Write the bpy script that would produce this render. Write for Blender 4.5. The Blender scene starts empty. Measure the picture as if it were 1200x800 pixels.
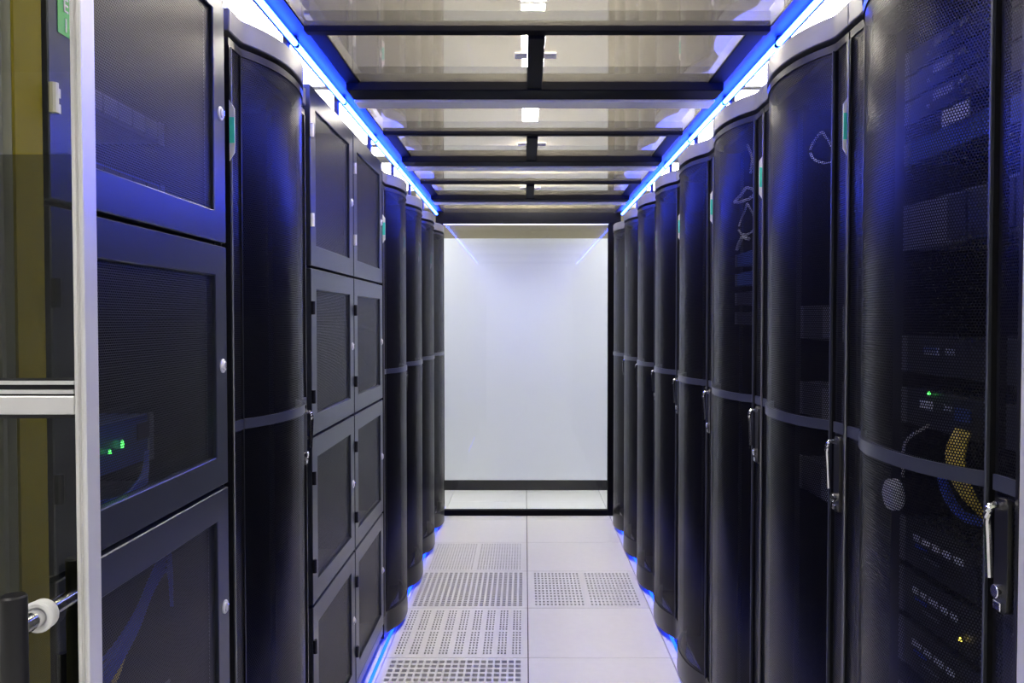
import bpy, bmesh, math, random
from mathutils import Vector, Matrix
random.seed(7)
S = bpy.context.scene
COL = S.collection
R = math.radians
H = 1.416            # eye height of the photographer above the raised floor

# ------------------------------------------------------------------ camera
cam = bpy.data.cameras.new('camera'); co = bpy.data.objects.new('camera', cam); COL.objects.link(co)
cam.sensor_width = 36.0; cam.lens = 29.1; cam.clip_start = 0.02; cam.clip_end = 60
cam.shift_x = -0.0125
co.location = (0, 0, H); co.rotation_euler = (R(90 - 1.476), 0, 0)
S.camera = co
# ------------------------------------------------------------------ world / exposure
w = bpy.data.worlds.new('world'); S.world = w; w.use_nodes = True
w.node_tree.nodes['Background'].inputs[0].default_value = (0.5, 0.55, 0.65, 1)
w.node_tree.nodes['Background'].inputs[1].default_value = 0.02
S.view_settings.view_transform = 'Standard'; S.view_settings.look = 'None'
S.view_settings.gamma = 1; S.view_settings.use_curve_mapping = False
S.view_settings.exposure = 0.35
LAMP_WHITE = 13.0         # diffusers of the room's recessed ceiling lights
TUBE_BLUE = 105.0         # blue LED tubes along the aisle
LAMP_LINE = 190.0         # linear lamps on the room ceiling above the aisle
STRIP_BLUE = 9.0         # blue LED strips at the foot of the racks

# ------------------------------------------------------------------ materials
def new_mat(name):
    m = bpy.data.materials.new(name); m.use_nodes = True
    nt = m.node_tree; nt.nodes.clear()
    out = nt.nodes.new('ShaderNodeOutputMaterial')
    return m, nt, out
def N(nt, t, **kw):
    n = nt.nodes.new(t)
    for k, v in kw.items(): setattr(n, k, v)
    return n
def principled(name, col, rough=.5, metal=0, spec=.5, noise=0, nscale=30, bump=0, bscale=200, coat=0):
    m, nt, out = new_mat(name)
    p = N(nt, 'ShaderNodeBsdfPrincipled'); nt.links.new(p.outputs[0], out.inputs[0])
    p.inputs['Base Color'].default_value = (*col, 1); p.inputs['Roughness'].default_value = rough
    p.inputs['Metallic'].default_value = metal; p.inputs['Specular IOR Level'].default_value = spec
    p.inputs['Coat Weight'].default_value = coat
    if noise or bump:
        tc = N(nt, 'ShaderNodeTexCoord')
    if noise:
        no = N(nt, 'ShaderNodeTexNoise'); no.inputs['Scale'].default_value = nscale; no.inputs['Detail'].default_value = 5
        nt.links.new(tc.outputs['Object'], no.inputs['Vector'])
        mx = N(nt, 'ShaderNodeMix', data_type='RGBA')
        mx.inputs[6].default_value = (*[max(0, c*(1-noise)) for c in col], 1)
        mx.inputs[7].default_value = (*[min(1, c*(1+noise)) for c in col], 1)
        nt.links.new(no.outputs[0], mx.inputs[0]); nt.links.new(mx.outputs[2], p.inputs['Base Color'])
        mr = N(nt, 'ShaderNodeMapRange'); mr.inputs[3].default_value = rough*.85; mr.inputs[4].default_value = min(1, rough*1.15)
        nt.links.new(no.outputs[0], mr.inputs[0]); nt.links.new(mr.outputs[0], p.inputs['Roughness'])
    if bump:
        n2 = N(nt, 'ShaderNodeTexNoise'); n2.inputs['Scale'].default_value = bscale
        nt.links.new(tc.outputs['Object'], n2.inputs['Vector'])
        b = N(nt, 'ShaderNodeBump'); b.inputs['Strength'].default_value = bump; b.inputs['Distance'].default_value = .001
        nt.links.new(n2.outputs[0], b.inputs['Height']); nt.links.new(b.outputs[0], p.inputs['Normal'])
    return m
def emitter(name, col, s):
    m, nt, out = new_mat(name)
    e = N(nt, 'ShaderNodeEmission'); e.inputs[0].default_value = (*col, 1); e.inputs[1].default_value = s
    nt.links.new(e.outputs[0], out.inputs[0]); return m
def perforated(name, col, pitch, radius, rough=.4, metal=0.0, spec=.5):
    """sheet metal with staggered round holes; uv in metres"""
    m, nt, out = new_mat(name); L = nt.links
    uv = N(nt, 'ShaderNodeUVMap')
    p, q = pitch, pitch*1.732
    ds = []
    for off in (0.0, 0.5):
        a = N(nt, 'ShaderNodeVectorMath', operation='MULTIPLY_ADD'); L.new(uv.outputs[0], a.inputs[0])
        a.inputs[1].default_value = (1/p, 1/q, 0); a.inputs[2].default_value = (off, off, 0)
        f = N(nt, 'ShaderNodeVectorMath', operation='FRACTION'); L.new(a.outputs[0], f.inputs[0])
        s = N(nt, 'ShaderNodeVectorMath', operation='MULTIPLY_ADD'); L.new(f.outputs[0], s.inputs[0])
        s.inputs[1].default_value = (p, q, 0); s.inputs[2].default_value = (-p/2, -q/2, 0)
        l = N(nt, 'ShaderNodeVectorMath', operation='LENGTH'); L.new(s.outputs[0], l.inputs[0])
        ds.append(l)
    mn = N(nt, 'ShaderNodeMath', operation='MINIMUM'); L.new(ds[0].outputs['Value'], mn.inputs[0]); L.new(ds[1].outputs['Value'], mn.inputs[1])
    lt = N(nt, 'ShaderNodeMath', operation='LESS_THAN'); L.new(mn.outputs[0], lt.inputs[0]); lt.inputs[1].default_value = radius
    b = N(nt, 'ShaderNodeBsdfPrincipled'); b.inputs['Base Color'].default_value = (*col, 1)
    b.inputs['Roughness'].default_value = rough; b.inputs['Metallic'].default_value = metal; b.inputs['Specular IOR Level'].default_value = spec
    t = N(nt, 'ShaderNodeBsdfTransparent')
    mx = N(nt, 'ShaderNodeMixShader'); L.new(lt.outputs[0], mx.inputs[0]); L.new(b.outputs[0], mx.inputs[1]); L.new(t.outputs[0], mx.inputs[2])
    L.new(mx.outputs[0], out.inputs[0]); return m
def outer(nt, fr):
    # reflect at the outer faces of the sheet only, so light inside it is not trapped
    ge = N(nt, 'ShaderNodeNewGeometry'); inv = N(nt, 'ShaderNodeMath', operation='SUBTRACT'); inv.inputs[0].default_value = 1
    nt.links.new(ge.outputs['Backfacing'], inv.inputs[1])
    mu = N(nt, 'ShaderNodeMath', operation='MULTIPLY'); nt.links.new(fr.outputs[0], mu.inputs[0]); nt.links.new(inv.outputs[0], mu.inputs[1])
    return mu.outputs[0]
def glass(name, tint, ior=1.45, rough=0.0):
    m, nt, out = new_mat(name); L = nt.links
    g = N(nt, 'ShaderNodeBsdfGlossy'); g.inputs['Roughness'].default_value = rough
    t = N(nt, 'ShaderNodeBsdfTransparent'); t.inputs[0].default_value = (*tint, 1)
    fr = N(nt, 'ShaderNodeFresnel'); fr.inputs[0].default_value = ior
    mx = N(nt, 'ShaderNodeMixShader'); L.new(outer(nt, fr), mx.inputs[0]); L.new(t.outputs[0], mx.inputs[1]); L.new(g.outputs[0], mx.inputs[2])
    L.new(mx.outputs[0], out.inputs[0]); return m
def translucent_panel(name):
    m, nt, out = new_mat(name); L = nt.links
    tc = N(nt, 'ShaderNodeTexCoord')
    no = N(nt, 'ShaderNodeTexNoise'); no.inputs['Scale'].default_value = 3; no.inputs['Detail'].default_value = 6
    mp = N(nt, 'ShaderNodeMapping'); mp.inputs['Scale'].default_value = (1, 6, 1)
    L.new(tc.outputs['Object'], mp.inputs[0]); L.new(mp.outputs[0], no.inputs['Vector'])
    cr = N(nt, 'ShaderNodeMix', data_type='RGBA'); cr.inputs[6].default_value = (.33, .31, .27, 1); cr.inputs[7].default_value = (.36, .34, .30, 1)
    L.new(no.outputs[0], cr.inputs[0])
    d = N(nt, 'ShaderNodeBsdfDiffuse'); L.new(cr.outputs[2], d.inputs[0])
    t = N(nt, 'ShaderNodeBsdfTranslucent'); t.inputs[0].default_value = (.15, .14, .115, 1)
    m0 = N(nt, 'ShaderNodeMixShader'); m0.inputs[0].default_value = .45; L.new(d.outputs[0], m0.inputs[1]); L.new(t.outputs[0], m0.inputs[2])
    tr = N(nt, 'ShaderNodeBsdfTransparent'); tr.inputs[0].default_value = (.78, .76, .71, 1)
    m1 = N(nt, 'ShaderNodeMixShader'); m1.inputs[0].default_value = .75; L.new(m0.outputs[0], m1.inputs[1]); L.new(tr.outputs[0], m1.inputs[2])
    g = N(nt, 'ShaderNodeBsdfGlossy'); g.inputs['Roughness'].default_value = .04
    fr = N(nt, 'ShaderNodeFresnel'); fr.inputs[0].default_value = 2.5
    m2 = N(nt, 'ShaderNodeMixShader'); L.new(outer(nt, fr), m2.inputs[0]); L.new(m1.outputs[0], m2.inputs[1]); L.new(g.outputs[0], m2.inputs[2])
    L.new(m2.outputs[0], out.inputs[0]); return m

M = {}
M['black'] = principled('black_powder_coat', (.008, .008, .009), .42, 0, .35)
M['black_in'] = principled('black_inner_steel', (.010, .010, .012), .5, 0, .4, noise=.25)
M['cap'] = principled('dark_grey_satin_cap', (.19, .19, .195), .35, .3, .5, noise=.05)
M['edge'] = principled('dark_steel_edge', (.016, .016, .019), .30, .4, .5)
M['band'] = principled('grey_band_paint', (.055, .06, .08), .30, .3, .6)
M['edge_steel'] = principled('mid_grey_steel_rod', (.20, .20, .21), .3, .6, .5)
M['beam_black'] = principled('black_beam_paint', (.004, .004, .005), .6, 0, .05)
M['perf'] = perforated('black_perforated_steel', (.006, .006, .007), .0050, .00155, .30, 0, .28)
M['perf_fine'] = perforated('black_fine_perforated_steel', (.010, .010, .011), .0044, .00130, .36, 0, .4)
M['locker'] = principled('blue_lit_grey_locker_steel', (.066, .074, .095), .29, .75, .45)  # grey steel; blue light of the tubes is mixed into the base colour
M['chrome'] = principled('chrome', (.78, .78, .80), .16, 1, .5)
M['alu'] = principled('brushed_aluminium', (.78, .77, .75), .38, .55, .5, noise=.04, nscale=12)
M['alu_channel'] = principled('white_painted_channel', (.55, .56, .60), .35, .2, .5)
M['channel_dark'] = principled('dark_anodised_channel', (.016, .016, .022), .5, 0, .2)
M['trimgrey'] = principled('pale_grey_trim', (.82, .81, .78), .4, 0, .4)
M['tile'] = principled('pale_laminate_tile', (.86, .85, .83), .30, 0, .5, noise=.04, nscale=25)
M['tile_perf'] = principled('pale_grey_steel_tile', (.84, .83, .81), .34, .1, .5, noise=.03)
M['plenum'] = principled('dark_concrete', (.035, .035, .038), .9, 0, .2, noise=.3)
M['wall'] = principled('white_wall_paint', (.78, .79, .80), .55, 0, .3, noise=.02)
M['wall_tan'] = principled('reflected_ceiling_tan', (.30, .27, .20), .6, 0, .3, noise=.05)  # tan stands in for the ceiling reflected in the far glass door
M['panel_white'] = principled('white_laminate_panel', (.84, .865, .91), .22, 0, .5, noise=.015, nscale=2)
M['ceil'] = principled('white_ceiling_board', (.36, .35, .32), .8, 0, .2, noise=.03)
M['roof'] = translucent_panel('translucent_polycarbonate')
M['glass'] = glass('clear_glass', (.93, .95, .95))
M['glass_lo'] = glass('smoked_olive_glass', (.58, .59, .52))
M['glass_hi'] = glass('pale_olive_glass', (.88, .88, .80))
M['olive'] = principled('olive_strip', (.20, .165, .0), .6, 0, .15, noise=.1)
M['grey_post'] = principled('grey_extrusion', (.34, .34, .36), .4, .3, .5, noise=.05)
M['white_plastic'] = principled('white_plastic', (.82, .82, .80), .35)
M['blue_plastic'] = principled('blue_plastic', (.02, .05, .40), .4)
M['blue_cable'] = principled('blue_cable_jacket', (.02, .06, .50), .45)
M['yellow_cable'] = principled('yellow_cable_jacket', (.62, .48, .05), .45)
M['grey_cable'] = principled('grey_cable_jacket', (.50, .49, .47), .5)
M['black_cable'] = principled('black_cable_jacket', (.02, .02, .022), .5)
M['green'] = principled('green_label', (.10, .52, .12), .4)
M['teal'] = principled('teal_label', (.08, .78, .56), .4)
M['ink'] = principled('pale_print', (.75, .76, .85), .4)
M['server'] = principled('charcoal_server_case', (.045, .048, .06), .4, .3, noise=.15)
M['server_grey'] = principled('grey_server_case', (.20, .205, .23), .4, .4, noise=.1)
M['server_blue'] = principled('blue_switch_case', (.05, .10, .34), .4, .2, noise=.1)
M['paper'] = principled('white_paper_tag', (.80, .80, .82), .6)
M['led_green'] = emitter('green_led', (.10, 1, .15), 4)
M['led_yellow'] = emitter('amber_led', (1, .8, .1), 3)
M['lamp'] = emitter('white_diffuser', (1.0, .97, .92), LAMP_WHITE)
M['tube_blue'] = emitter('blue_led_tube', (.009, .042, 1.0), TUBE_BLUE)
M['lamp_line'] = emitter('white_linear_diffuser', (1, .97, .93), LAMP_LINE)
M['strip_blue'] = emitter('blue_led_strip', (.004, .03, 1.0), STRIP_BLUE)

# ------------------------------------------------------------------ mesh helpers
class MB:
    def __init__(s): s.v = []; s.f = []; s.uv = {}
    def quad(s, a, b, c, d, uv=None):
        i = len(s.v); s.v += [a, b, c, d]; s.f.append((i, i+1, i+2, i+3))
        if uv: s.uv[len(s.f)-1] = uv
        return s
    def box(s, x0, x1, y0, y1, z0, z1):
        i = len(s.v)
        s.v += [(x0,y0,z0),(x1,y0,z0),(x1,y1,z0),(x0,y1,z0),(x0,y0,z1),(x1,y0,z1),(x1,y1,z1),(x0,y1,z1)]
        s.f += [tuple(i+k for k in q) for q in ((0,3,2,1),(4,5,6,7),(0,1,5,4),(1,2,6,5),(2,3,7,6),(3,0,4,7))]
        return s
    def prism(s, pts, axis, a, b):
        """closed 2-d outline extruded along an axis ('x','y','z')"""
        def P(p, t): return {'x': (t, p[0], p[1]), 'y': (p[0], t, p[1]), 'z': (p[0], p[1], t)}[axis]
        i = len(s.v); n = len(pts)
        s.v += [P(p, a) for p in pts] + [P(p, b) for p in pts]
        s.f.append(tuple(range(i, i+n))); s.f.append(tuple(range(i+2*n-1, i+n-1, -1)))
        for k in range(n):
            j = (k+1) % n; s.f.append((i+k, i+n+k, i+n+j, i+j))
        return s
    def cyl(s, c, axis, r, h, n=16, r2=None):
        pts = [(math.cos(2*math.pi*k/n), math.sin(2*math.pi*k/n)) for k in range(n)]
        r2 = r if r2 is None else r2
        ax = Vector({'x': (1,0,0), 'y': (0,1,0), 'z': (0,0,1)}[axis]); 
        u = Vector({'x': (0,1,0), 'y': (0,0,1), 'z': (1,0,0)}[axis]); v = ax.cross(u); c = Vector(c)
        i = len(s.v)
        s.v += [tuple(c + u*(a*r) + v*(b*r)) for a, b in pts] + [tuple(c + ax*h + u*(a*r2) + v*(b*r2)) for a, b in pts]
        s.f.append(tuple(range(i+n-1, i-1, -1))); s.f.append(tuple(range(i+n, i+2*n)))
        for k in range(n):
            j = (k+1) % n; s.f.append((i+k, i+j, i+n+j, i+n+k))
        return s
    def tube(s, pts, r, n=8, sub=5):
        P = [Vector(p) for p in pts]; Q = []
        if len(P) > 2 and sub > 1:
            E = [P[0]*2-P[1]] + P + [P[-1]*2-P[-2]]
            for k in range(1, len(E)-2):
                for t in range(sub):
                    t /= sub; a, b, c, d = E[k-1], E[k], E[k+1], E[k+2]
                    Q.append(.5*((2*b)+(c-a)*t+(2*a-5*b+4*c-d)*t*t+(3*b-a-3*c+d)*t**3))
            Q.append(P[-1])
        else: Q = P
        i = len(s.v); up = Vector((.13, .29, .95))
        for k, q in enumerate(Q):
            d = (Q[min(k+1, len(Q)-1)] - Q[max(k-1, 0)]).normalized()
            a = d.cross(up)
            if a.length < 1e-3: a = d.cross(Vector((1, 0, 0)))
            a.normalize(); b = d.cross(a)
            s.v += [tuple(q + a*(r*math.cos(2*math.pi*j/n)) + b*(r*math.sin(2*math.pi*j/n))) for j in range(n)]
        for k in range(len(Q)-1):
            for j in range(n):
                s.f.append((i+k*n+j, i+k*n+(j+1) % n, i+(k+1)*n+(j+1) % n, i+(k+1)*n+j))
        s.f.append(tuple(range(i+n-1, i-1, -1))); e = i+(len(Q)-1)*n; s.f.append(tuple(range(e, e+n)))
        return s
    def torus(s, c, axis, R0, r, n=24, m=10):
        ax = Vector({'x': (1,0,0), 'y': (0,1,0), 'z': (0,0,1)}[axis]); u = Vector({'x': (0,1,0), 'y': (0,0,1), 'z': (1,0,0)}[axis]); v = ax.cross(u); c = Vector(c)
        i = len(s.v)
        for k in range(n):
            a = 2*math.pi*k/n; d = u*math.cos(a)+v*math.sin(a)
            for j in range(m):
                b = 2*math.pi*j/m; s.v.append(tuple(c + d*(R0+r*math.cos(b)) + ax*(r*math.sin(b))))
        for k in range(n):
            for j in range(m):
                s.f.append((i+k*m+j, i+((k+1) % n)*m+j, i+((k+1) % n)*m+(j+1) % m, i+k*m+(j+1) % m))
        return s
    def mesh(s, name, bevel=0):
        me = bpy.data.meshes.new(name); me.from_pydata(s.v, [], s.f)
        if s.uv:
            ul = me.uv_layers.new(name='UVMap')
            for fi, uv in s.uv.items():
                for li, t in zip(me.polygons[fi].loop_indices, uv): ul.data[li].uv = t
        else:
            bm = bmesh.new(); bm.from_mesh(me)
            if bevel:
                es = [e for e in bm.edges if len(e.link_faces) == 2 and e.calc_face_angle(0) > .6]
                bmesh.ops.bevel(bm, geom=es, offset=bevel, segments=1, affect='EDGES', clamp_overlap=True)
            bmesh.ops.recalc_face_normals(bm, faces=bm.faces)
            bm.to_mesh(me); bm.free()
        me.polygons.foreach_set('use_smooth', [True]*len(me.polygons))
        me.set_sharp_from_angle(angle=R(35))
        return me
    def build(s, name, mat, parent=None, bevel=0, loc=None):
        return link(name, s.mesh(name, bevel), mat, parent, loc)
def link(name, me, mat, parent=None, loc=None):
    o = bpy.data.objects.new(name, me); COL.objects.link(o)
    if mat is not None and not me.materials: me.materials.append(M[mat])
    if parent is not None: o.parent = parent
    if loc is not None: o.location = loc
    return o
def tag(o, label, cat, group=None):
    o['label'] = label; o['category'] = cat
    if group: o['group'] = group
    return o
def thing(name, label, cat, loc=(0,0,0), rz=0, group=None):
    o = bpy.data.objects.new(name, None); COL.objects.link(o); o.empty_display_size = .05
    o.location = loc; o.rotation_euler = (0, 0, rz)
    return tag(o, label, cat, group)
def struct(o, label=None):
    o['kind'] = 'structure'
    if label: o['label'] = label
    return o
def structure_root(name, loc=(0,0,0), label=None):
    o = bpy.data.objects.new(name, None); COL.objects.link(o); o.location = loc
    return struct(o, label)
def copy_tree(o, parent=None):
    c = o.copy(); COL.objects.link(c); c.parent = parent
    for ch in list(o.children): copy_tree(ch, c)
    return c
def text_mesh(body, size, depth=.0006):
    cu = bpy.data.curves.new('print', 'FONT'); cu.body = body; cu.size = size; cu.extrude = depth; cu.resolution_u = 2
    cu.align_x = 'CENTER'; cu.align_y = 'CENTER'
    o = bpy.data.objects.new('print', cu); COL.objects.link(o)
    dg = bpy.context.evaluated_depsgraph_get()
    me = bpy.data.meshes.new_from_object(o.evaluated_get(dg))
    bpy.data.objects.remove(o); return me
ORD = ['first', 'second', 'third', 'fourth', 'fifth', 'sixth', 'seventh', 'eighth', 'ninth', 'tenth']

# ================================================================== SETTING
# ---- raised floor
floor = MB()
RX0, RX1, RY0, RY1, RZ = -3.2, 3.2, -2.6, 9.2, 2.75
TX0, TY0, TW = .014-1.2, -.76, .6            # tile field origin
TX1, TY1 = TX0+4*TW, TY0+13*TW
floor.box(RX0, RX1, RY0, RY1, -.40, -.32)
floor.box(RX0, TX0-.002, RY0, RY1, -.32, 0).box(TX1+.002, RX1, RY0, RY1, -.32, 0)
floor.box(TX0-.002, TX1+.002, RY0, TY0-.002, -.32, 0).box(TX0-.002, TX1+.002, TY1+.002, RY1, -.32, 0)
fl = struct(floor.build('floor', 'plenum'))
fl.data.materials.append(M['tile'])
for p in fl.data.polygons:
    if abs(p.center.z) < 1e-4: p.material_index = 1
# stringers under the tile joints
st = MB()
for k in range(5): st.box(TX0+k*TW-.012, TX0+k*TW+.012, TY0, TY1, -.07, -.032)
for k in range(14): st.box(TX0, TX1, TY0+k*TW-.012, TY0+k*TW+.012, -.071, -.033)
st.build('stringer_grid', 'plenum', fl)

def solid_tile():
    b = MB(); h = TW/2-.0022
    return b.box(-h, h, -h, h, -.03, 0).mesh('tile', .0012)
def holes_mesh(xh, yh, name='perforated_tile', t=.012):
    """plate with rectangular openings at xh x yh (lists of (a,b) intervals)"""
    h = TW/2-.0022; b = MB()
    def cuts(iv): 
        c = [-h]
        for a, d in iv: c += [a, d]
        return c+[h]
    xs, ys = cuts(xh), cuts(yh); nx, ny = len(xs), len(ys)
    b.v = [(x, y, 0) for y in ys for x in xs]
    for j in range(ny-1):
        for i in range(nx-1):
            if i % 2 and j % 2:
                x0, x1, y0, y1 = xs[i], xs[i+1], ys[j], ys[j+1]; k = len(b.v)
                b.v += [(x0,y0,0),(x1,y0,0),(x1,y1,0),(x0,y1,0),(x0,y0,-t),(x1,y0,-t),(x1,y1,-t),(x0,y1,-t)]
                b.f += [(k,k+4,k+5,k+1),(k+1,k+5,k+6,k+2),(k+2,k+6,k+7,k+3),(k+3,k+7,k+4,k)]
            else:
                b.f.append((j*nx+i, j*nx+i+1, (j+1)*nx+i+1, (j+1)*nx+i))
    k = len(b.v)
    b.v += [(-h,-h,0),(h,-h,0),(h,h,0),(-h,h,0),(-h,-h,-.03),(h,-h,-.03),(h,h,-.03),(-h,h,-.03)]
    b.f += [(k,k+1,k+5,k+4),(k+1,k+2,k+6,k+5),(k+2,k+3,k+7,k+6),(k+3,k,k+4,k+7)]
    me = bpy.data.meshes.new(name); me.from_pydata(b.v, [], b.f)
    return me
def grid(n, pitch, wd, c=0): return [(c+(k-(n-1)/2)*pitch-wd/2, c+(k-(n-1)/2)*pitch+wd/2) for k in range(n)]
solid = solid_tile()
A = holes_mesh(grid(19, .0288, .0205), grid(13, .043, .027))
gB = []
for g in range(9): gB += grid(3, .0145, .0078, (g-4)*.0625)
Bm = holes_mesh(gB, grid(9, .029, .018, -.138) + grid(9, .029, .018, .138))
Cm = holes_mesh(grid(20, .0278, .0175), grid(20, .0275, .0195))
Cr = holes_mesh(grid(13, .0195, .0100, -.140) + grid(13, .0195, .0100, .140), grid(13, .0415, .022))
Dm = holes_mesh(grid(16, .0160, .0080, -.138) + grid(16, .0160, .0080, .138), grid(22, .0245, .0125))
special = {(1, 6): A, (1, 7): Bm, (1, 8): Cm, (2, 8): Cr, (1, 9): Dm, (1, 5): solid, (1, 4): A}
for i in range(4):
    for j in range(13):
        me = special.get((i, j), solid)
        nm = 'tile' if me is solid else 'perforated_tile'
        link(nm, me, 'tile' if me is solid else 'tile_perf', fl, (TX0+(i+.5)*TW, TY0+(j+.5)*TW, 0))

# ---- room walls and ceiling
struct(MB().box(RX0-.1, RX0, RY0, RY1, -.4, RZ).build('wall_left', 'wall'))
struct(MB().box(RX1, RX1+.1, RY0, RY1, -.4, RZ).build('wall_right', 'wall'))
struct(MB().box(RX0, RX1, RY0-.1, RY0, -.4, RZ).build('wall_back', 'wall'))
struct(MB().box(RX0, RX1, RY1, RY1+.1, -.4, RZ).build('wall_front', 'wall_tan'))
struct(MB().box(RX0-.1, RX1+.1, RY0-.1, RY1+.1, RZ, RZ+.1).build('ceiling', 'ceil'))
# white partition behind the glass door, with its dark base
WY = 6.86
we = struct(MB().box(-1.9, 1.9, WY, WY+.08, .085, H+.674).build('wall_end', 'panel_white', bevel=.002),
            'white laminate partition seen through the glass door')
struct(MB().box(-1.9, 1.9, WY+.004, WY+.07, 0, .083).build('baseboard_end', 'black_in'))

# ---- room ceiling lights
def ceiling_lamp(x, y, lx, ly, label, mat='lamp', fr=.03):
    t = thing('ceiling_lamp', label, 'ceiling light', (x, y, RZ), 0, 'recessed room ceiling lights')
    f = MB()
    for a in ((-lx, -lx+fr, -ly, ly), (lx-fr, lx, -ly, ly), (-lx+fr, lx-fr, -ly, -ly+fr), (-lx+fr, lx-fr, ly-fr, ly)):
        f.box(*a, -.025, -.001)
    f.build('lamp_frame', 'alu_channel', t)
    MB().box(-lx+fr+.001, lx-fr-.001, -ly+fr+.001, ly-fr-.001, -.018, -.002).build('diffuser', mat, t)
for k in range(5):
    y = .86+1.54*k if k < 4 else 7.68
    ceiling_lamp(-1.37, y, .30, .76, 'long white room light behind the locker row, %s from the entrance' % ORD[k])
    ceiling_lamp(1.49, y, .30, .76, 'long white room light behind the all-curved rack row, %s from the entrance' % ORD[k])
ceiling_lamp(-1.35, 6.48, .36, .20, 'added out-of-view light brightening the white partition, on the locker row side')  # this pair is added out of view to brighten the end partition
ceiling_lamp(1.30, 6.48, .36, .20, 'added out-of-view light brightening the white partition, on the all-curved row side')
ceiling_lamp(0.0, -1.3, .45, .2, 'white ceiling light outside the sliding entrance doors')
for k in range(4):
    ceiling_lamp(.035, (1.62, 2.7, 4.2, 5.42)[k], .058, (.32, .745, .745, .47)[k], 'slim white line lamp above the translucent aisle roof, %s from the entrance' % ORD[k], 'lamp_line', .008)

# ---- aisle roof (containment): panels, beams, side channels
ac = structure_root('aisle_ceiling', (0, 0, 0), 'aisle roof of glossy translucent panels in a black frame')
CX0, CX1, CXM = -.575, .640, .031
ZP = H+.765                                     # underside of the panels
beams = [1.535, 2.735, 3.935, 5.135]            # heavy cross beams
thins = [2.19, 3.39, 4.59, 5.79]                # slim cross bars
for y in beams:
    MB().box(CX0, CX1, y-.055, y+.055, ZP-.028, ZP+.05).build('cross_beam', 'beam_black', ac, .003)
    MB().box(CX0+.002, CX1-.002, y+.058, y+.150, ZP-.034, ZP+.02).build('trim_strip', 'trimgrey', ac, .002)
for y in thins[:3]:
    MB().box(CX0, CX1, y-.017, y+.017, ZP-.014, ZP+.04).build('cross_bar', 'beam_black', ac, .002)
MB().box(CX0, CX1, 1.07, 1.13, ZP-.028, ZP+.05).build('cross_beam', 'beam_black', ac, .003)
def roof_panel(x0, x1, y0, y1): MB().box(x0+.002, x1-.002, y0+.002, y1-.002, ZP, ZP+.006).build('roof_panel', 'roof', ac)
DW = .023
for i, y in enumerate(beams):
    t0 = (thins[i-1] if i else None)
    if t0:
        y0, y1 = t0+.017, y-.055
        roof_panel(CX0+.045, CXM-DW, y0, y1); roof_panel(CXM+DW, CX1-.050, y0, y1)
        MB().box(CX0, CX0+.045, y0, y1, ZP-.004, ZP+.04).build('side_rail', 'beam_black', ac, .002)
        MB().box(CX1-.050, CX1, y0, y1, ZP-.004, ZP+.04).build('side_rail', 'beam_black', ac, .002)
        MB().box(CXM-DW, CXM+DW, y0, y1, ZP-.022, ZP+.04).build('center_divider', 'beam_black', ac, .002)
        ym = y0+(y1-y0)*.42
        for s in (-1, 1):
            c = CXM+s*(DW+.019)
            MB().box(c-.018, c+.018, ym-.022, ym+.022, ZP-.006, ZP-.0005).box(c-.012, c+.012, ym-.008, ym+.008, ZP-.010, ZP-.006).build('latch_plate', 'trimgrey', ac, .001)
    nx = thins[i]-.017 if i < 3 else 5.90
    roof_panel(CX0, CX1, y+.150, nx)
roof_panel(CX0, CX1, 1.13, 1.48)
# side channels that carry the blue tubes
CH = [(-1, CX0, -.641), (1, CX1, .707)]
for s, a, b in CH:
    lo, hi = min(a, b), max(a, b)
    m = MB().box(lo, hi, 1.07, 5.93, ZP+.004, ZP+.05)
    inner = a; m.box(min(a, a-s*.0), max(a, a+s*.012), 1.07, 5.93, ZP-.003, ZP+.004)
    m.box(min(b, b-s*.008), max(b, b-s*.008), 1.07, 5.93, ZP-.014, ZP+.004)
    m.build('side_channel', 'channel_dark', ac)
    for k in range(8):
        y = 1.67+.6*k
        MB().box(min(b, b+s*.014), max(b, b+s*.014), y-.012, y+.012, H+.648, ZP+.03).build('hanger_bracket', 'channel_dark', ac, .001)
# blue LED tubes
for s, x, row in ((-1, -.622, 'above the locker row'), (1, .688, 'above the all-curved rack row')):
    for k in range(8):
        y = 1.07+.6*k
        t = thing('led_tube', 'blue LED tube %s, %s from the entrance' % (row, ORD[k]), 'light', (x, y+.3, ZP-.016), 0, 'blue LED tubes along the aisle roof')
        MB().cyl((0, -.290, 0), 'y', .0080, .58, 12).build('tube', 'tube_blue', t)
        for e in (-1, 1):
            MB().cyl((0, e*.292-.007, 0), 'y', .0075, .014, 12).box(-.004, .004, e*.292-.006, e*.292+.006, .006, .017).build('end_cap', 'channel_dark', t)
# ---- glass door at the far end of the aisle
DY = 5.985
d3 = structure_root('door_3', (0, DY, 0), 'black framed glass door closing the far end of the aisle')
MB().box(-.64, .69, -.03, .03, H+.695, H+.80).build('door_header', 'beam_black', d3, .003)
MB().box(-.64, -.585, -.025, .025, .0, H+.695).build('door_stile', 'beam_black', d3, .002)
MB().box(.600, .69, -.025, .025, .0, H+.695).build('door_stile', 'beam_black', d3, .002)
MB().box(-.585, .600, -.025, .025, .0, .040).build('bottom_rail', 'beam_black', d3, .002)
MB().box(-.585, .600, -.033, -.026, H+.682, H+.690).build('trim_strip', 'trimgrey', d3)
MB().box(-.585, .600, -.004, .004, .040, H+.695).build('glass_pane', 'glass', d3)

struct(MB().box(-.78, .85, DY-.025, DY+.025, H+.803, RZ-.002).build('wall_light_block', 'wall_tan', None, .002), 'panel added above the glass door header to shade the top of the white partition')  # added to keep the aisle lamps off the top of the end partition
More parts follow.
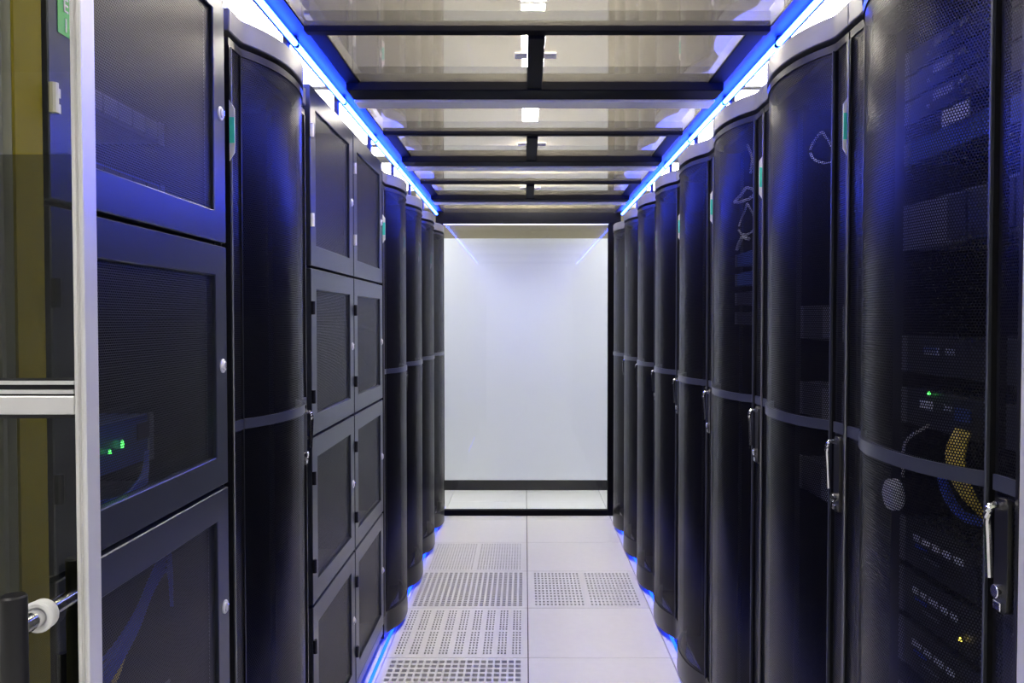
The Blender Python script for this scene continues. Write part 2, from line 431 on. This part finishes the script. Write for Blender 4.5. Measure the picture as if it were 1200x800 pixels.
# ---- sliding entrance doors
EY = .95
d1 = structure_root('door_1', (0, EY, 0), 'open sliding glass door leaf with silver edge and black pull handle')
zt = 2.12
def stile(x0, x1, par):
    m = MB()
    n = 3; wv = (x1-x0)
    pts = [(x0, -.015), (x0+wv*.30, -.015), (x0+wv*.36, -.011), (x0+wv*.56, -.011), (x0+wv*.62, -.015), (x1, -.015), (x1, .015), (x0, .015)]
    return m.prism(pts, 'z', .015, zt).build('door_stile', 'alu', par, .0012)
stile(-.510, -.4970, d1)
MB().box(-1.45, -1.40, -.022, .022, .015, zt).build('door_stile', 'alu', d1, .002)
SPL = H+.189
MB().box(-1.40, -.510, -.005, .005, SPL+.001, zt-.05).build('glass_pane', 'glass_hi', d1)
MB().box(-1.40, -.510, -.005, .005, .06, SPL-.001).build('glass_pane', 'glass_lo', d1)
MB().box(-1.40, -.510, -.015, .015, zt-.05, zt).build('top_rail', 'alu', d1)
MB().box(-1.40, -.510, -.015, .015, .015, .06).build('bottom_rail', 'alu', d1)
MB().box(-1.40, -.511, -.014, -.007, H-.107, H-.086).build('middle_rail', 'alu', d1, .001)
MB().box(-1.40, -.511, -.014, -.007, H-.0835, H-.079).build('middle_rail', 'alu', d1)
MB().box(-1.40, -.511, -.014, -.007, H-.073, H-.069).build('middle_rail', 'alu', d1)
MB().box(-1.40, -.511, -.0069, -.0055, H-.112, H-.066).build('rail_backing', 'black_in', d1)
hx, hz = -.553, H-.337
hd = MB().tube([(hx, .062, hz), (hx, -.058, hz)], .0105, 16, 1).build('handle_rod', 'chrome', d1)
for yy, nm in ((-.062, 'handle_bar'), (.065, 'handle_bar')):
    MB().cyl((hx, yy, hz-.36), 'z', .0130 if yy > 0 else .0135, .40 if yy < 0 else .405, 20).build(nm, 'black', d1, .002)
MB().cyl((hx, -.018, hz), 'y', .0175, .012, 24).torus((hx, -.018, hz), 'y', .0145, .004).build('handle_collar', 'white_plastic', d1)
d2 = structure_root('door_2', (0, EY, 0), 'silver edged sliding glass door leaf beside the nearest curved rack')
stile(.579, .595, d2)
MB().box(1.40, 1.45, -.022, .022, .015, zt).build('door_stile', 'alu', d2, .002)
MB().box(.595, 1.40, -.005, .005, .06, zt-.05).build('glass_pane', 'glass_hi', d2)
MB().box(.595, 1.40, -.015, .015, zt-.05, zt).build('top_rail', 'alu', d2)
MB().box(.595, 1.40, -.015, .015, .015, .06).build('bottom_rail', 'alu', d2)
struct(MB().box(-1.5, 1.5, EY-.03, EY+.03, zt+.005, zt+.12).build('trim_1', 'alu', None, .003), 'silver header track of the sliding entrance doors')
# ribbed upright of the aisle frame behind the open leaf
fp = thing('frame_post', 'grey ribbed upright with an olive strip behind the sliding glass door', 'post', (-.612, 1.0, 0))
pts = [(-.004, 0), (-.004, .055), (-.30, .055), (-.30, 0)]
xx = -.30
while xx < -.02:
    pts += [(xx, -.006), (xx+.011, -.006), (xx+.012, 0), (xx+.021, 0)]; xx += .021
MB().prism([p for p in pts if p[0] <= -.004], 'z', .0, 2.10).build('post_profile', 'grey_post', fp)
MB().box(-.0035, .0, 0.0, .057, .0, 2.10).build('cover_strip', 'olive', fp)

# ================================================================== RACKS
SAG = .055; BW = .222; DZ0, DZ1 = .030, 2.000
def prof(y, off=0.0):
    t = abs(y)/BW
    return (0 if t >= 1 else -SAG*(1-t**2.3)) - off
def ysamples(a, b, n): return [a+(b-a)*k/n for k in range(n+1)]
def sheet(ya, yb, za, zb, n, off=0.0):
    m = MB(); ys = ysamples(ya, yb, n); u = 0
    for k in range(n):
        p, q = ys[k], ys[k+1]; x0, x1 = prof(p, off), prof(q, off)
        du = math.hypot(q-p, x1-x0)
        m.quad((x0, p, za), (x0, p, zb), (x1, q, zb), (x1, q, za), [(u, za), (u, zb), (u+du, zb), (u+du, za)]); u += du
    return m
def smooth_sheet(ya, yb, za, zb, n, name, off=0.0):
    m = sheet(ya, yb, za, zb, n, off); me = m.mesh(name)
    bm = bmesh.new(); bm.from_mesh(me); bmesh.ops.remove_doubles(bm, verts=bm.verts, dist=1e-5); bm.to_mesh(me); bm.free()
    return me
def swept(ya, yb, za, zb, n, off=0.003, th=.014):
    ys = ysamples(ya, yb, n); m = MB()
    pts = [(prof(y, off), y) for y in ys] + [(prof(y, off)+off+th, y) for y in reversed(ys)]
    ring = len(pts); i = 0
    m.v = [(x, y, za) for x, y in pts] + [(x, y, zb) for x, y in pts]
    for k in range(ring):
        j = (k+1) % ring; m.f.append((k, ring+k, ring+j, j))
    for k in range(n):
        a, b, c, d = k, k+1, ring-2-k, ring-1-k
        m.f.append((a, b, c, d)); m.f.append((ring+a, ring+d, ring+c, ring+b))
    return m
ZB = H-.226      # middle band
def make_curved():
    r = thing('server_rack', '', 'server rack')
    b = MB()
    b.box(.016, 1.05, -.298, -.290, .06, 2.004).box(.016, 1.05, .290, .298, .06, 2.004)
    b.box(1.04, 1.05, -.290, .290, .06, 2.004).box(.016, 1.04, -.290, .290, .06, .075).box(.016, 1.04, -.290, .290, 1.99, 2.004)
    b.build('cabinet_body', 'black_in', r)
    rl = MB()
    for s in (-1, 1): rl.box(.085, .10, s*.262-.022, s*.262+.022, .075, 1.99)
    rl.build('mounting_rails', 'black_in', r)
    MB().box(.05, 1.03, -.285, .285, 0, .06).build('plinth', 'black_in', r, .003)
    # top cap follows the door curve
    ys = ysamples(-.299, .299, 44)
    m = MB(); m.prism([(.42, .299), (.42, -.299)] + [(prof(y, .006), y) for y in ys], 'z', 2.012, H+.644)
    m.build('top_cap', 'cap', r, .002)
    # door: frame is the part, everything on it a sub-part
    d = MB()
    for za, zb in ((DZ0, DZ0+.095), (DZ1-.016, DZ1)):
        t = swept(-.296, .296, za, zb, 44); o = len(d.v); d.v += t.v; d.f += [tuple(o+i for i in f) for f in t.f]
    for y0, y1 in ((-.296, -.289), (.289, .296), (-.2265, -.2215), (.2215, .2265)):
        d.box(-.004, .010, y0, y1, DZ0+.095, DZ1-.016)
    door = d.build('door', 'edge', r)
    link('mesh_panel', smooth_sheet(-.2215, .2215, DZ0+.09, ZB-.010, 32, 'mesh_panel'), 'perf', door)
    link('mesh_panel', smooth_sheet(-.2215, .2215, ZB+.010, DZ1-.015, 32, 'mesh_panel'), 'perf', door)
    for a, c in ((-.289, -.234), (.2265, .289)):
        link('side_mesh', smooth_sheet(a, c, DZ0+.09, DZ1-.015, 1, 'side_mesh'), 'perf', door)
    MB().box(.004, .014, -.234, -.2265, DZ0+.09, DZ1-.015).build('gap_seal', 'black_in', door)
    swept(-.2215, .2215, ZB-.011, ZB+.011, 32, .004, .008).build('middle_band', 'band', door)
    MB().box(-.004, .004, -.289, -.235, ZB-.011, ZB+.011).build('side_band', 'band', door)
    MB().box(-.004, .004, .2266, .289, ZB-.011, ZB+.011).build('side_band', 'band', door)
    MB().box(-.010, -.0041, -.2275, -.2225, DZ0+.09, DZ1-.016).build('crease_trim', 'band', door, .001)
    MB().cyl((-.0065, .2925, DZ0+.1), 'z', .0022, DZ1-DZ0-.12, 8).build('hinge_rod', 'edge_steel', door)
    # swing handle
    yh = -.262; z1 = ZB-.018; z0 = z1-.158
    MB().prism([(yh-.016, z0+.006), (yh-.010, z0), (yh+.010, z0), (yh+.016, z0+.006), (yh+.016, z1-.006), (yh+.010, z1), (yh-.010, z1), (yh-.016, z1-.006)], 'x', -.007, .012).build('handle_plate', 'black', door, .001)
    hm = MB().tube([(-.004, yh, z1-.012), (-.020, yh, z1-.010), (-.026, yh, z1-.022), (-.025, yh, z1-.05), (-.022, yh, z0+.05)], .0052, 10, 5)
    hm.build('pull_handle', 'chrome', door)
    MB().cyl((-.016, yh, z0+.030), 'x', .0095, .012, 18).build('lock_barrel', 'chrome', door, .001)
    MB().box(-.0125, -.006, yh-.009, yh+.009, z0+.004, z0+.016).build('lock_tab', 'chrome', door, .001)
    # flag label on the hinge side
    f = MB().prism([(-.004, H+.455), (-.0155, H+.437), (-.0155, H+.347), (-.004, H+.329)], 'y', .2965, .2985).build('label_holder', 'trimgrey', r)
    MB().box(-.0150, -.0045, .2950, .2964, H+.366, H+.419).build('teal_label', 'teal', f)
    MB().box(-.0150, -.0045, .2986, .2996, H+.366, H+.419).build('teal_label', 'teal', f)
    return r
proto = make_curved()
def put_rack(x, y0, rz, label, first=False):
    o = proto if first else copy_tree(proto)
    o.location = (x, y0+.3, 0); o.rotation_euler = (0, 0, rz)
    o['label'] = label; o['category'] = 'server rack'; o['group'] = 'black racks with curved mesh doors'
    return o
XR, XL = .660, -.615
extra = ['with yellow cables inside', '', 'with pale cables inside', '', '', '', '', 'by the glass door']
RIGHT = []
for k in range(8):
    RIGHT.append(put_rack(XR, 1.09+.6*k, 0, ('black rack in the all-curved row, %s from the entrance %s' % (ORD[k], extra[k])).strip(), k == 0))
put_rack(XL, 1.72, math.pi, 'black curved-door rack standing alone between two blue-lit grey locker cabinets')
for k, t in enumerate(('directly beyond the pair of locker cabinets', 'second beyond the pair of locker cabinets', 'third beyond the pair of locker cabinets', 'last in the locker row, against the far glass door')):
    put_rack(XL, 3.565+.6*k, math.pi, 'black curved-door rack ' + t)

# ---- four-door locker cabinets
LZ = [.104, .592, 1.080, 1.568, 2.088]
def ring(y0, y1, z0, z1, bd, x0, x1):
    m = MB(); o = [(y0, z0), (y1, z0), (y1, z1), (y0, z1)]; i = [(y0+bd, z0+bd), (y1-bd, z0+bd), (y1-bd, z1-bd), (y0+bd, z1-bd)]
    m.v = [(x0, *p) for p in o] + [(x0, *p) for p in i] + [(x1, *p) for p in o] + [(x1, *p) for p in i]
    for k in range(4):
        j = (k+1) % 4
        m.f += [(k, j, 4+j, 4+k), (8+k, 12+k, 12+j, 8+j), (k, 8+k, 8+j, j), (4+k, 4+j, 12+j, 12+k)]
    return m
def make_locker(wd, name='locker_cabinet'):
    h = wd/2
    r = thing(name, '', 'locker cabinet')
    b = MB(); b.box(.022, 1.05, -h+.002, -h+.010, .06, 2.088).box(.022, 1.05, h-.010, h-.002, .06, 2.088).box(1.04, 1.05, -h+.01, h-.01, .06, 2.088)
    for z in LZ: b.box(.024, 1.04, -h+.01, h-.01, min(z-.008, 2.074), min(z+.008, 2.088))
    b.build('cabinet_body', 'black_in', r)
    MB().box(.04, 1.03, -h+.01, h-.01, 0, .06).build('plinth', 'black_in', r)
    MB().box(.004, .022, -h+.003, h-.003, .062, .100).build('kick_panel', 'locker', r, .002)
    for k in range(4):
        z0, z1 = LZ[k]+.004, LZ[k+1]-.004
        d = ring(-h+.004, h-.004, z0, z1, .060, 0, .020).build('door', 'locker', r, .0018)
        y0, y1 = -h+.062, h-.062
        MB().quad((.007, y0, z0+.058), (.007, y0, z1-.058), (.007, y1, z1-.058), (.007, y1, z0+.058), [(0, 0), (0, z1-z0-.116), (y1-y0, z1-z0-.116), (y1-y0, 0)]).build('mesh_panel', 'perf_fine', d)
        zc = (z0+z1)/2
        MB().cyl((-.003, -h+.030, zc), 'x', .0140, .004, 20).cyl((-.006, -h+.030, zc), 'x', .0090, .004, 20).build('lock_barrel', 'alu', d, .0008)
        MB().box(-.009, -.0062, -h+.0285, -h+.0315, zc-.006, zc+.006).build('lock_tab', 'chrome', d, .0008)
        for q in (-.127, .127):
            MB().cyl((-.004, h-.008, zc+q-.019), 'z', .006, .038, 10).box(-.002, -.0004, h-.028, h-.008, zc+q-.016, zc+q-.004).box(-.002, -.0004, h-.028, h-.008, zc+q+.004, zc+q+.016).build('hinge', 'trimgrey' if k == 3 else 'edge', d)
    return r
XLK = -.608
lk = make_locker(.632)
def put_locker(o, y0, y1, label):
    o.location = (XLK, (y0+y1)/2, 0); o.rotation_euler = (0, 0, math.pi); o.scale = (1, 1, 1)
    o['label'] = label; o['group'] = 'blue-grey four-door locker cabinets'
    return o
L1 = put_locker(lk, 1.061, 1.693, 'blue-lit grey four-door mesh locker cabinet beside the entrance, green E 1 sticker')
lk2 = make_locker(.592)
put_locker(lk2, 2.355, 2.947, 'blue-lit grey four-door mesh locker cabinet beside the lone curved rack, nearer of the adjoining pair')
put_locker(copy_tree(lk2), 2.949, 3.541, 'blue-lit grey four-door mesh locker cabinet, farther of the adjoining pair, before four curved racks')
# green sticker with E 1
topdoor = [c for c in L1.children if c.name.startswith('door')][3]
sk = MB().box(-.0008, -.0001, .252, .290, H+.375, H+.460).build('green_sticker', 'green', topdoor)
for ch, zz in (('E', H+.414), ('1', H+.388)):
    me = text_mesh(ch, .026); t = link('sticker_letter', me, 'ink', topdoor, (-.0012, .272, zz))
    t.rotation_euler = (R(90), 0, R(-90))

# ---- blue LED strips at the foot of the racks
for s, x, row, ya, yb in ((-1, XL+.012, 'the locker row', 1.72, 5.94), (1, XR-.008, 'the all-curved rack row', 1.09, 5.88)):
    t = thing('led_strip', 'blue LED strip glowing on the floor under %s' % row, 'light', (x, 0, 0))
    MB().box(-.005, .005, ya, yb, .003, .012).build('diffuser', 'strip_blue', t)
    MB().box(-.007, .007, ya, yb, 0, .003).build('strip_base', 'alu_channel', t)

# ================================================================== EQUIPMENT BEHIND THE MESH DOORS
def server(px, y0, z0, units, mat, label, side=1, marks=(), leds=(), bays=0, handles=False, width=.44):
    """px: world X of its front face; y0: world y of the centre"""
    t = thing('rack_server', label, 'server', (px, y0, z0), 0 if side > 0 else math.pi, 'servers behind the mesh doors')
    hgt = units*.0445-.002; hw = width/2
    MB().box(0, .55, -hw, hw, 0, hgt).build('case', mat, t, .0015)
    MB().box(-.003, .001, -hw-.018, -hw, 0, hgt).box(-.003, .001, hw, hw+.018, 0, hgt).build('mounting_ears', 'server_grey', t)
    if bays:
        for k in range(bays):
            y = -hw+.015+(k+.5)*(width*.62)/bays
            MB().box(-.006, 0, y-width*.28/bays, y+width*.28/bays, .006, hgt-.006).build('drive_bay', 'server_grey' if mat == 'server' else 'server', t, .001)
    if handles:
        for y in (-hw+.03, hw-.03):
            MB().tube([(0, y, .008), (-.02, y, .010), (-.02, y, hgt-.010), (0, y, hgt-.008)], .003, 8, 3).build('pull_handle', 'chrome', t)
    for (y, z, wl, hl, m) in marks:
        MB().box(-.0085, -.0060, y-wl/2, y+wl/2, z-hl/2, z+hl/2).build('label_plate', m, t)
    for (y, z, m) in leds:
        MB().box(-.008, -.005, y-.0028, y+.0028, z-.0035, z+.0035).build('status_light', m, t)
    return t
def px_mark(t, body, size, y, z):
    me = text_mesh(body, size); o = link('printed_mark', me, 'ink', t, (-.0075, y, z)); o.rotation_euler = (R(90), 0, R(-90)); return o
FX = XR+.085; YC = 1.39
for k, z in enumerate((.495, .447, .399)):
    server(FX, YC, H+z-.02, 1, 'server', 'slim dark server with grey tabs in the first curved rack, %s from the top' % ORD[k], marks=[(.08, .024, .070, .015, 'grey_cable'), (.015, .026, .025, .009, 'grey_cable'), (.135, .012, .006, .006, 'paper')])
tg = tag(MB().box(0, .002, -.045, .045, -.014, .014).build('paper_tag', 'paper', None, 0, (FX-.012, YC+.03, H+.352)), 'white paper tag behind the first curved door, below three slim servers', 'tag')
server(FX, YC, H+.300, 1, 'server_blue', 'thin blue patch panel in the first curved rack below the paper tag', bays=0, leds=[])
server(FX, YC, H+.135, 2, 'server_grey', 'grey chassis with bright edges in the first curved rack above the 9000 unit', bays=4)
s = server(FX, YC, H-.100, 1.6, 'server', 'dark network unit printed 9000 in the first curved rack', bays=0, marks=[(-.085, .040, .010, .026, 'grey_cable' ), (.115, .045, .050, .010, 'server_blue')])
px_mark(s, '9000', .017, .045, .044)
for k in range(6): MB().box(-.0085, -.006, .085+k*.009, .090+k*.009, .037, .052).build('vent_slot', 'ink', s)
s = server(FX, YC, H-.200, 1.6, 'server', 'dark network unit with a green light just below the 9000 unit', leds=[(.12, .066, 'led_green')], marks=[(-.085, .030, .010, .026, 'grey_cable'), (.0, .040, .05, .022, 'server_blue')])
px_mark(s, '3902', .015, .050, .046)
for k in range(6): MB().box(-.0085, -.006, .105+k*.008, .110+k*.008, .036, .052).build('vent_slot', 'ink', s)
rng = random.Random(3)
for k, (z, u) in enumerate(((-.47, 2), (-.57, 2), (-.67, 2), (-.80, 2), (-.92, 2))):
    mk = []
    yy = .17
    while yy > .02:
        wl = rng.uniform(.018, .034); mk.append((yy-wl/2, .060, wl, .011, 'ink')); yy -= wl+.012
    mk += [(.14, .046, .045, .006, 'blue_cable'), (.10, .032, .06, .006, 'server_grey'), (-.19, .045, .012, .018, 'ink')]
    server(FX, YC, H+z, u, 'server', 'black server with pale print low in the first curved rack, %s from the top' % ORD[k], marks=mk, leds=[(.0, .03, 'led_yellow')] if k == 1 else [])
# round white cap, yellow and blue cables in the first curved rack
dc = thing('round_cap', 'round white cap behind the first curved door under the middle band', 'cap', (.695, 1.575, H-.333))
MB().cyl((0, 0, 0), 'x', .030, .020, 28).build('cap_body', 'white_plastic', dc, .003)
MB().cyl((-.003, 0, 0), 'x', .021, .003, 28).build('cap_face', 'ink', dc, .001)
def cable(pts, r, mat, label, n=8, group=None):
    o = MB().tube(pts, r, n, 6).build('cable', mat); tag(o, label, 'cable', group); return o
for k in range(6):
    a = k*.010
    cable([(FX-.012, 1.40-a*.8, H-.185), (FX-.035, 1.385-a, H-.225), (FX-.040, 1.345-a*.9, H-.270), (FX-.030, 1.30-a*.85, H-.300-a*.3), (FX-.015, 1.21, H-.305-a*.85)], .0038, 'yellow_cable',
          'yellow cable of the curved bundle in the first curved rack, %s from the entrance' % ORD[5-k], group='yellow cable bundle in the first curved rack')
cable([(FX-.045, 1.395, H-.245), (FX-.050, 1.355, H-.285), (FX-.045, 1.315, H-.312), (FX-.02, 1.29, H-.318)], .008, 'blue_cable', 'thick blue cable under the yellow cable bundle')
cable([(FX-.01, 1.50, H-.19), (FX-.03, 1.55, H-.23), (FX-.02, 1.58, H-.30)], .003, 'grey_cable', 'thin grey cable hanging beside the yellow bundle in the first curved rack')
# second and third curved racks
def loop(cx, cy, cz, ry, rz_, r, mat, label, tilt=0.0, a0=-.3, a1=5.7):
    pts = []
    for k in range(13):
        a = a0+(a1-a0)*k/12; pts.append((cx+.008*math.sin(2*a), cy+ry*math.cos(a), cz+rz_*math.sin(a)+tilt*math.cos(a)))
    return cable(pts, r, mat, label)
loop(XR+.03, 1.93, H+.40, .07,   .035, .003, 'grey_cable', 'pale cable loop high in the second curved rack', .02)
loop(XR-.0, 2.50, H+.375, .10, .016, .0045, 'grey_cable', 'flat pale cable loop high in the third curved rack')
loop(XR-.0, 2.47, H+.300, .075, .045, .0030, 'grey_cable', 'round pale cable loop in the third curved rack')
cable([(XR+.0, 2.47, H+.52), (XR+.01, 2.455, H+.48), (XR+.0, 2.43, H+.43)], .004, 'grey_cable', 'pale cable hanging from the top of the third curved rack')
cable([(XR, 2.58, H+.22), (XR, 2.52, H+.25), (XR, 2.45, H+.24)], .006, 'grey_cable', 'short pale cable below the loops in the third curved rack')
for k in range(4):
    server(XR+.06, 2.59, H+.18-.065*k, 1, 'server_blue' if k < 2 else 'server', 'small panel behind the third curved door, %s from the top' % ORD[k], marks=[(-.12, .02, .05, .012, 'server_grey')], leds=[(-.05, .02, 'led_yellow')] if k == 3 else [])
for k in range(3):
    server(FX, 1.99, H-.05-.2*k, 2, 'server', 'dark server behind the second curved door, %s from the top' % ORD[k], bays=5)
# locker contents
def lab(z): return z
BX = XLK-.10
s = server(BX, 1.37, H-.262, 2, 'server_blue', 'blue switch with two green lights in the entrance locker', side=-1, width=.36,
           leds=[(-.024, .040, 'led_green'), (-.068, .042, 'led_green'), (-.068, .049, 'led_green')], marks=[(-.145, .06, .045, .030, 'server')])
for k in range(4):
    a = .012*k
    cable([(BX+.03, 1.17, H-.270-a*.7), (BX+.05, 1.26, H-.280-a*.7), (BX+.055, 1.34, H-.287-a*.7), (BX+.05, 1.42, H-.265-a*.7), (BX+.03, 1.48, H-.235-a*.7)], .0040, 'blue_cable',
          'blue cable under the blue switch in the entrance locker, %s from the top' % ORD[k], group='blue cables in the third entrance locker')
for k in range(5):
    a = .014*k
    cable([(BX+.03, 1.16, H-.520-a), (BX+.055, 1.26, H-.525-a*.8), (BX+.06, 1.36, H-.490-a*.6), (BX+.05, 1.45, H-.450-a*.5), (BX+.03, 1.56, H-.425-a*.9), (BX+.02, 1.60, H-.50-a)], .0034, 'blue_cable',
          'blue cable curving through the lowest entrance locker, %s from the top' % ORD[k], group='blue cables in the lowest entrance locker')
for k in range(2):
    cable([(BX+.03, 1.15, H-.56-.08*k), (BX+.06, 1.27, H-.575-.09*k), (BX+.05, 1.36, H-.53-.1*k)], .004, 'yellow_cable', '%s thin yellow cable under the blue cables in the lowest entrance locker' % ('upper', 'lower')[k], group='yellow cables in the lowest entrance locker')
server(BX, 1.36, H-.80, 2, 'server', 'dark unit with two green lights in the lowest entrance locker', side=-1, width=.5, leds=[(-.19, .05, 'led_green'), (-.185, .04, 'led_green')], marks=[(.06, .07, .03, .012, 'server_blue'), (.02, .06, .03, .012, 'server_blue')])
for k in range(2):
    server(BX, 1.36, H+.22+.12*k, 1, 'server_blue' if k == 0 else 'server', 'panel in the top entrance locker, %s' % ('lower of two' if k == 0 else 'upper of two'), side=-1, width=.5, bays=6)
